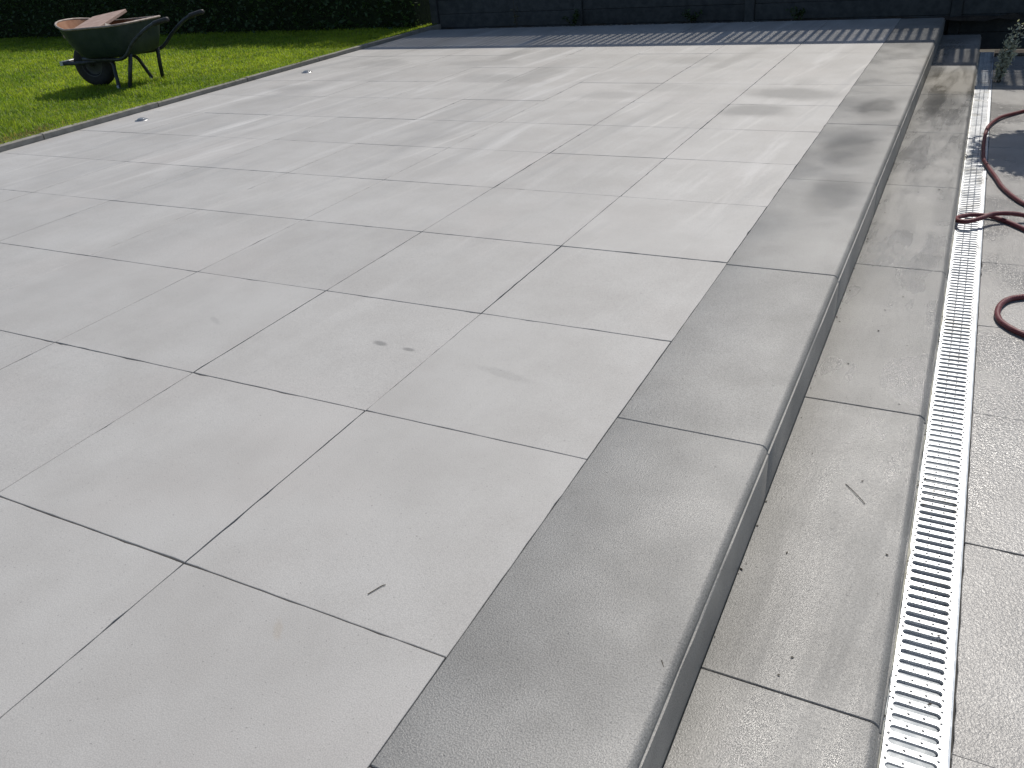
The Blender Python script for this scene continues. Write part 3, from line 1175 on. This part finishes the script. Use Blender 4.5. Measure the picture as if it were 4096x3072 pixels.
# ------------------------------------------------------------------ recessed floor lights near the kerb
def floor_light(x, y, label):
    r = tag(empty('floor_light', (x, y, 0)), label, 'light', 'recessed lights along the kerb')
    b_ = MB()
    prof = [(.047, -.02), (.047, .0015), (.045, .0035), (.036, .0045), (.033, .003), (.033, -.012)]
    rings = []
    for k in range(24):
        a = 2 * math.pi * k / 24
        rings.append([(r_ * math.cos(a), r_ * math.sin(a), z) for r_, z in prof])
    rings.append(rings[0])
    b_.loft(rings, False)
    q = obj('trim_ring', b_.mesh('trim_ring', [M['steel']]), r)
    auto_smooth(q, 40)
    d_ = MB()
    rings = []
    for k in range(7):
        a = math.pi / 2 * k / 6
        rr_ = .033 * math.cos(a) + .0004
        rings.append([(rr_ * math.cos(t_), rr_ * math.sin(t_), .002 + .016 * math.sin(a)) for t_ in [2 * math.pi * n / 20 for n in range(20)]])
    d_.loft(rings)
    obj('lens', d_.mesh('lens', [M['glass']], True), r)


floor_light(-4.53, 3.325, 'small round recessed floor light by the kerb, nearer the camera')
floor_light(-4.55, 5.165, 'small round recessed floor light by the kerb, farther from the camera')

# ------------------------------------------------------------------ red hose over the drain
hz0 = Z2 + .0105
HP = [(1.30, 5.9, hz0), (1.06, 5.62, hz0), (.94, 5.44, hz0), (.835, 5.27, hz0 + .004), (.787, 5.12, hz0 + .006), (.757, 4.95, hz0 + .004), (.746, 4.68, hz0), (.746, 4.44, hz0),
      (.752, 4.25, hz0), (.773, 4.11, hz0 + .004), (.811, 3.91, hz0 + .004), (.848, 3.73, hz0 + .002), (.93, 3.52, hz0), (1.04, 3.42, hz0),
      (1.06, 3.34, hz0), (.96, 3.31, hz0 + .01), (.875, 3.292, hz0 + .026), (.80, 3.255, hz0 + .030), (.752, 3.19, hz0 + .028), (.707, 3.150, hz0 + .024), (.670, 3.160, hz0 + .020), (.6605, 3.205, hz0 + .014),
      (.675, 3.255, hz0 + .008), (.713, 3.298, hz0 + .005), (.763, 3.312, hz0 + .003), (.805, 3.303, hz0 + .001), (.843, 3.272, hz0), (.91, 3.19, hz0), (1.02, 3.02, hz0), (1.09, 2.80, hz0), (1.05, 2.58, hz0),
      (.94, 2.46, hz0), (.868, 2.405, hz0), (.838, 2.345, hz0), (.828, 2.285, hz0), (.829, 2.235, hz0), (.845, 2.185, hz0), (.90, 2.12, hz0), (1.02, 2.05, hz0), (1.25, 2.0, hz0)]
path = smooth_path(HP, 7)
hb = MB()
hb.tube(path, .0098, 12)
hme = hb.mesh('garden_hose', [M['hose']], True)
uv = hme.uv_layers.new(name='UVMap')
acc = [0.0]
for a, b in zip(path, path[1:]):
    acc.append(acc[-1] + (b - a).length)
for lp in hme.loops:
    k, q = divmod(lp.vertex_index, 12)
    k = min(k, len(acc) - 1)
    uv.data[lp.index].uv = (acc[k] * 60, q / 12 * 4)
tag(obj('garden_hose', hme), 'red braided garden hose looping over the drain from the right', 'hose')

# ------------------------------------------------------------------ pale wispy plant beside the drain
wp = tag(empty('wispy_plant', (.80, 6.46, Z2)), 'pale wispy plant rising beside the far end of the drain', 'plant')
pts, cc = [], []
for k in range(15):
    e = Vector((random.gauss(.05, .04), random.gauss(.05, .08), random.uniform(.15, .46)))
    mid = Vector((e.x * .3 + random.gauss(0, .01), e.y * .3, e.z * .5))
    s_ = MB()
    s_.tube([(random.gauss(0, .012), random.gauss(0, .012), -.01), mid, e], [.0025, .002, .001], 5)
    obj('stem', s_.mesh('stem', [M['twig']]), wp)
    for q in range(60):
        tt = random.uniform(.12, 1)
        p = mid * (tt / .5) if tt < .5 else mid.lerp(e, (tt - .5) / .5)
        pts.append(p + Vector((random.gauss(0, .012), random.gauss(0, .012), random.gauss(0, .01))))
        b_ = random.uniform(.7, 1.25)
        cc.append([.38 * b_, .40 * b_, .33 * b_])
v, f, c = leaf_cloud(np.array(pts), .026, np.array(cc), .5)
tinted('foliage', v, f, c, M['leaf'], wp)

# ------------------------------------------------------------------ potted tree out of view, added to shade the drain; the real caster is unknown
tree = tag(empty('added_shadow_tree', (1.17, 5.52, Z2)), 'unseen small tree in a dark pot, added to cast the shadow on the drain', 'tree')
pt = MB()
rings = []
for r_, z in ((.115, 0), (.15, .30), (.158, .30), (.158, .325), (.142, .325), (.135, .28)):
    rings.append([(r_ * math.cos(a), r_ * math.sin(a), z) for a in [2 * math.pi * q / 24 for q in range(24)]])
pt.loft(rings)
obj('pot', pt.mesh('pot', [M['terracotta']]), tree)
tk = MB()
tk.tube([(0, 0, .2), (.01, .0, .5), (-.01, .01, .8), (-.07, 0, 1.15)], [.02, .017, .015, .012], 8)
for k in range(9):
    a = random.uniform(0, 6.28)
    tk.tube([(-.012, .005, .85 + k * .03), (math.cos(a) * .15, math.sin(a) * .15, 1.05 + k * .03), (math.cos(a) * .30, math.sin(a) * .30, 1.16 + k * .03)], [.008, .006, .003], 5)
obj('trunk', tk.mesh('trunk', [M['bark']], True), tree)
N = 9000
d = rng.normal(size=(N, 3))
d /= np.linalg.norm(d, axis=1)[:, None]
rad = .42 * rng.random(N) ** .45
lob = 1 + .16 * np.sin(d[:, 0] * 7 + 1) * np.sin(d[:, 2] * 6 + d[:, 1] * 5)
pts = d * (rad * lob)[:, None] * np.array([1, .95, .9]) + np.array([-.075, 0, 1.32])
t = rng.random((N, 1))
cols = (1 - t) * np.array([.03, .06, .02]) + t * np.array([.07, .11, .03])
v, f, c = leaf_cloud(pts, .068, cols, .2)
tinted('crown', v, f, c, M['leaf'], tree)

# ------------------------------------------------------------------ twigs and crumbs on the stone
def twig(pts, r_, label):
    b_ = MB()
    b_.tube(smooth_path(pts, 4), [r_] * (4 * (len(pts) - 1)) + [r_ * .4], 6)
    tag(obj('twig', b_.mesh('twig', [M['twig']])), label, 'twig', 'twigs dropped on the paving')


twig([(-.208, .068, .0012), (-.201, .084, .0014), (-.196, .096, .0014), (-.191, .101, .0012)], .0008, 'short dark twig on the pale slab nearest the camera')
twig([(.507, .902, Z1 + .001), (.530, .876, Z1 + .002), (.548, .852, Z1 + .002), (.556, .842, Z1 + .001)], .0009, 'thin curved twig lying on the lower step')
twig([(.322, .13, .001), (.334, .11, -.002), (.343, .085, -.009), (.3475, .075, -.018)], .0006, 'hair-thin twig hanging over the upper step edge')
twig([(.662, 4.37, Z2 + .006), (.672, 4.33, Z2 + .007), (.668, 4.29, Z2 + .006)], .0018, 'crooked bit of twig on the left edge of the drain')

# leaf crumbs and grit along the drain and at the foot of the risers
lt = MB()
for k in range(150):
    zone = random.random()
    if zone < .45:
        x, y, z = random.uniform(.6555, .6640), random.uniform(.3, 6.2), Z2 + .0062
    elif zone < .6:
        x, y, z = random.uniform(.67, .768), random.uniform(.4, 6), Z2 + .0016
    elif zone < .8:
        x, y, z = .3545 + abs(random.gauss(0, .006)), random.uniform(.1, 6), Z1 + .0008
    else:
        x, y, z = random.uniform(.36, .62), random.uniform(.2, 4), Z1 + .0008
    s_ = random.uniform(.0010, .0030)
    a = random.uniform(0, 6.28)
    e = random.uniform(1.0, 2.6)
    q = [(e * math.cos(a), e * math.sin(a), .1), (-math.sin(a), math.cos(a), .15), (-e * math.cos(a), -e * math.sin(a), .1), (math.sin(a), -math.cos(a), .15), (0, 0, .7), (0, 0, -.2)]
    lt.add([(x + p[0] * s_, y + p[1] * s_, z + p[2] * s_) for p in q], [(0, 1, 4), (1, 2, 4), (2, 3, 4), (3, 0, 4), (1, 0, 5), (2, 1, 5), (3, 2, 5), (0, 3, 5)])
lo2 = obj('leaf_litter', lt.mesh('leaf_litter', [M['twig']]))
lo2['kind'] = 'stuff'
lo2['label'] = 'dark leaf crumbs and grit caught along the drain and step foot'
lo2['category'] = 'litter'

print('objects', len(bpy.data.objects))
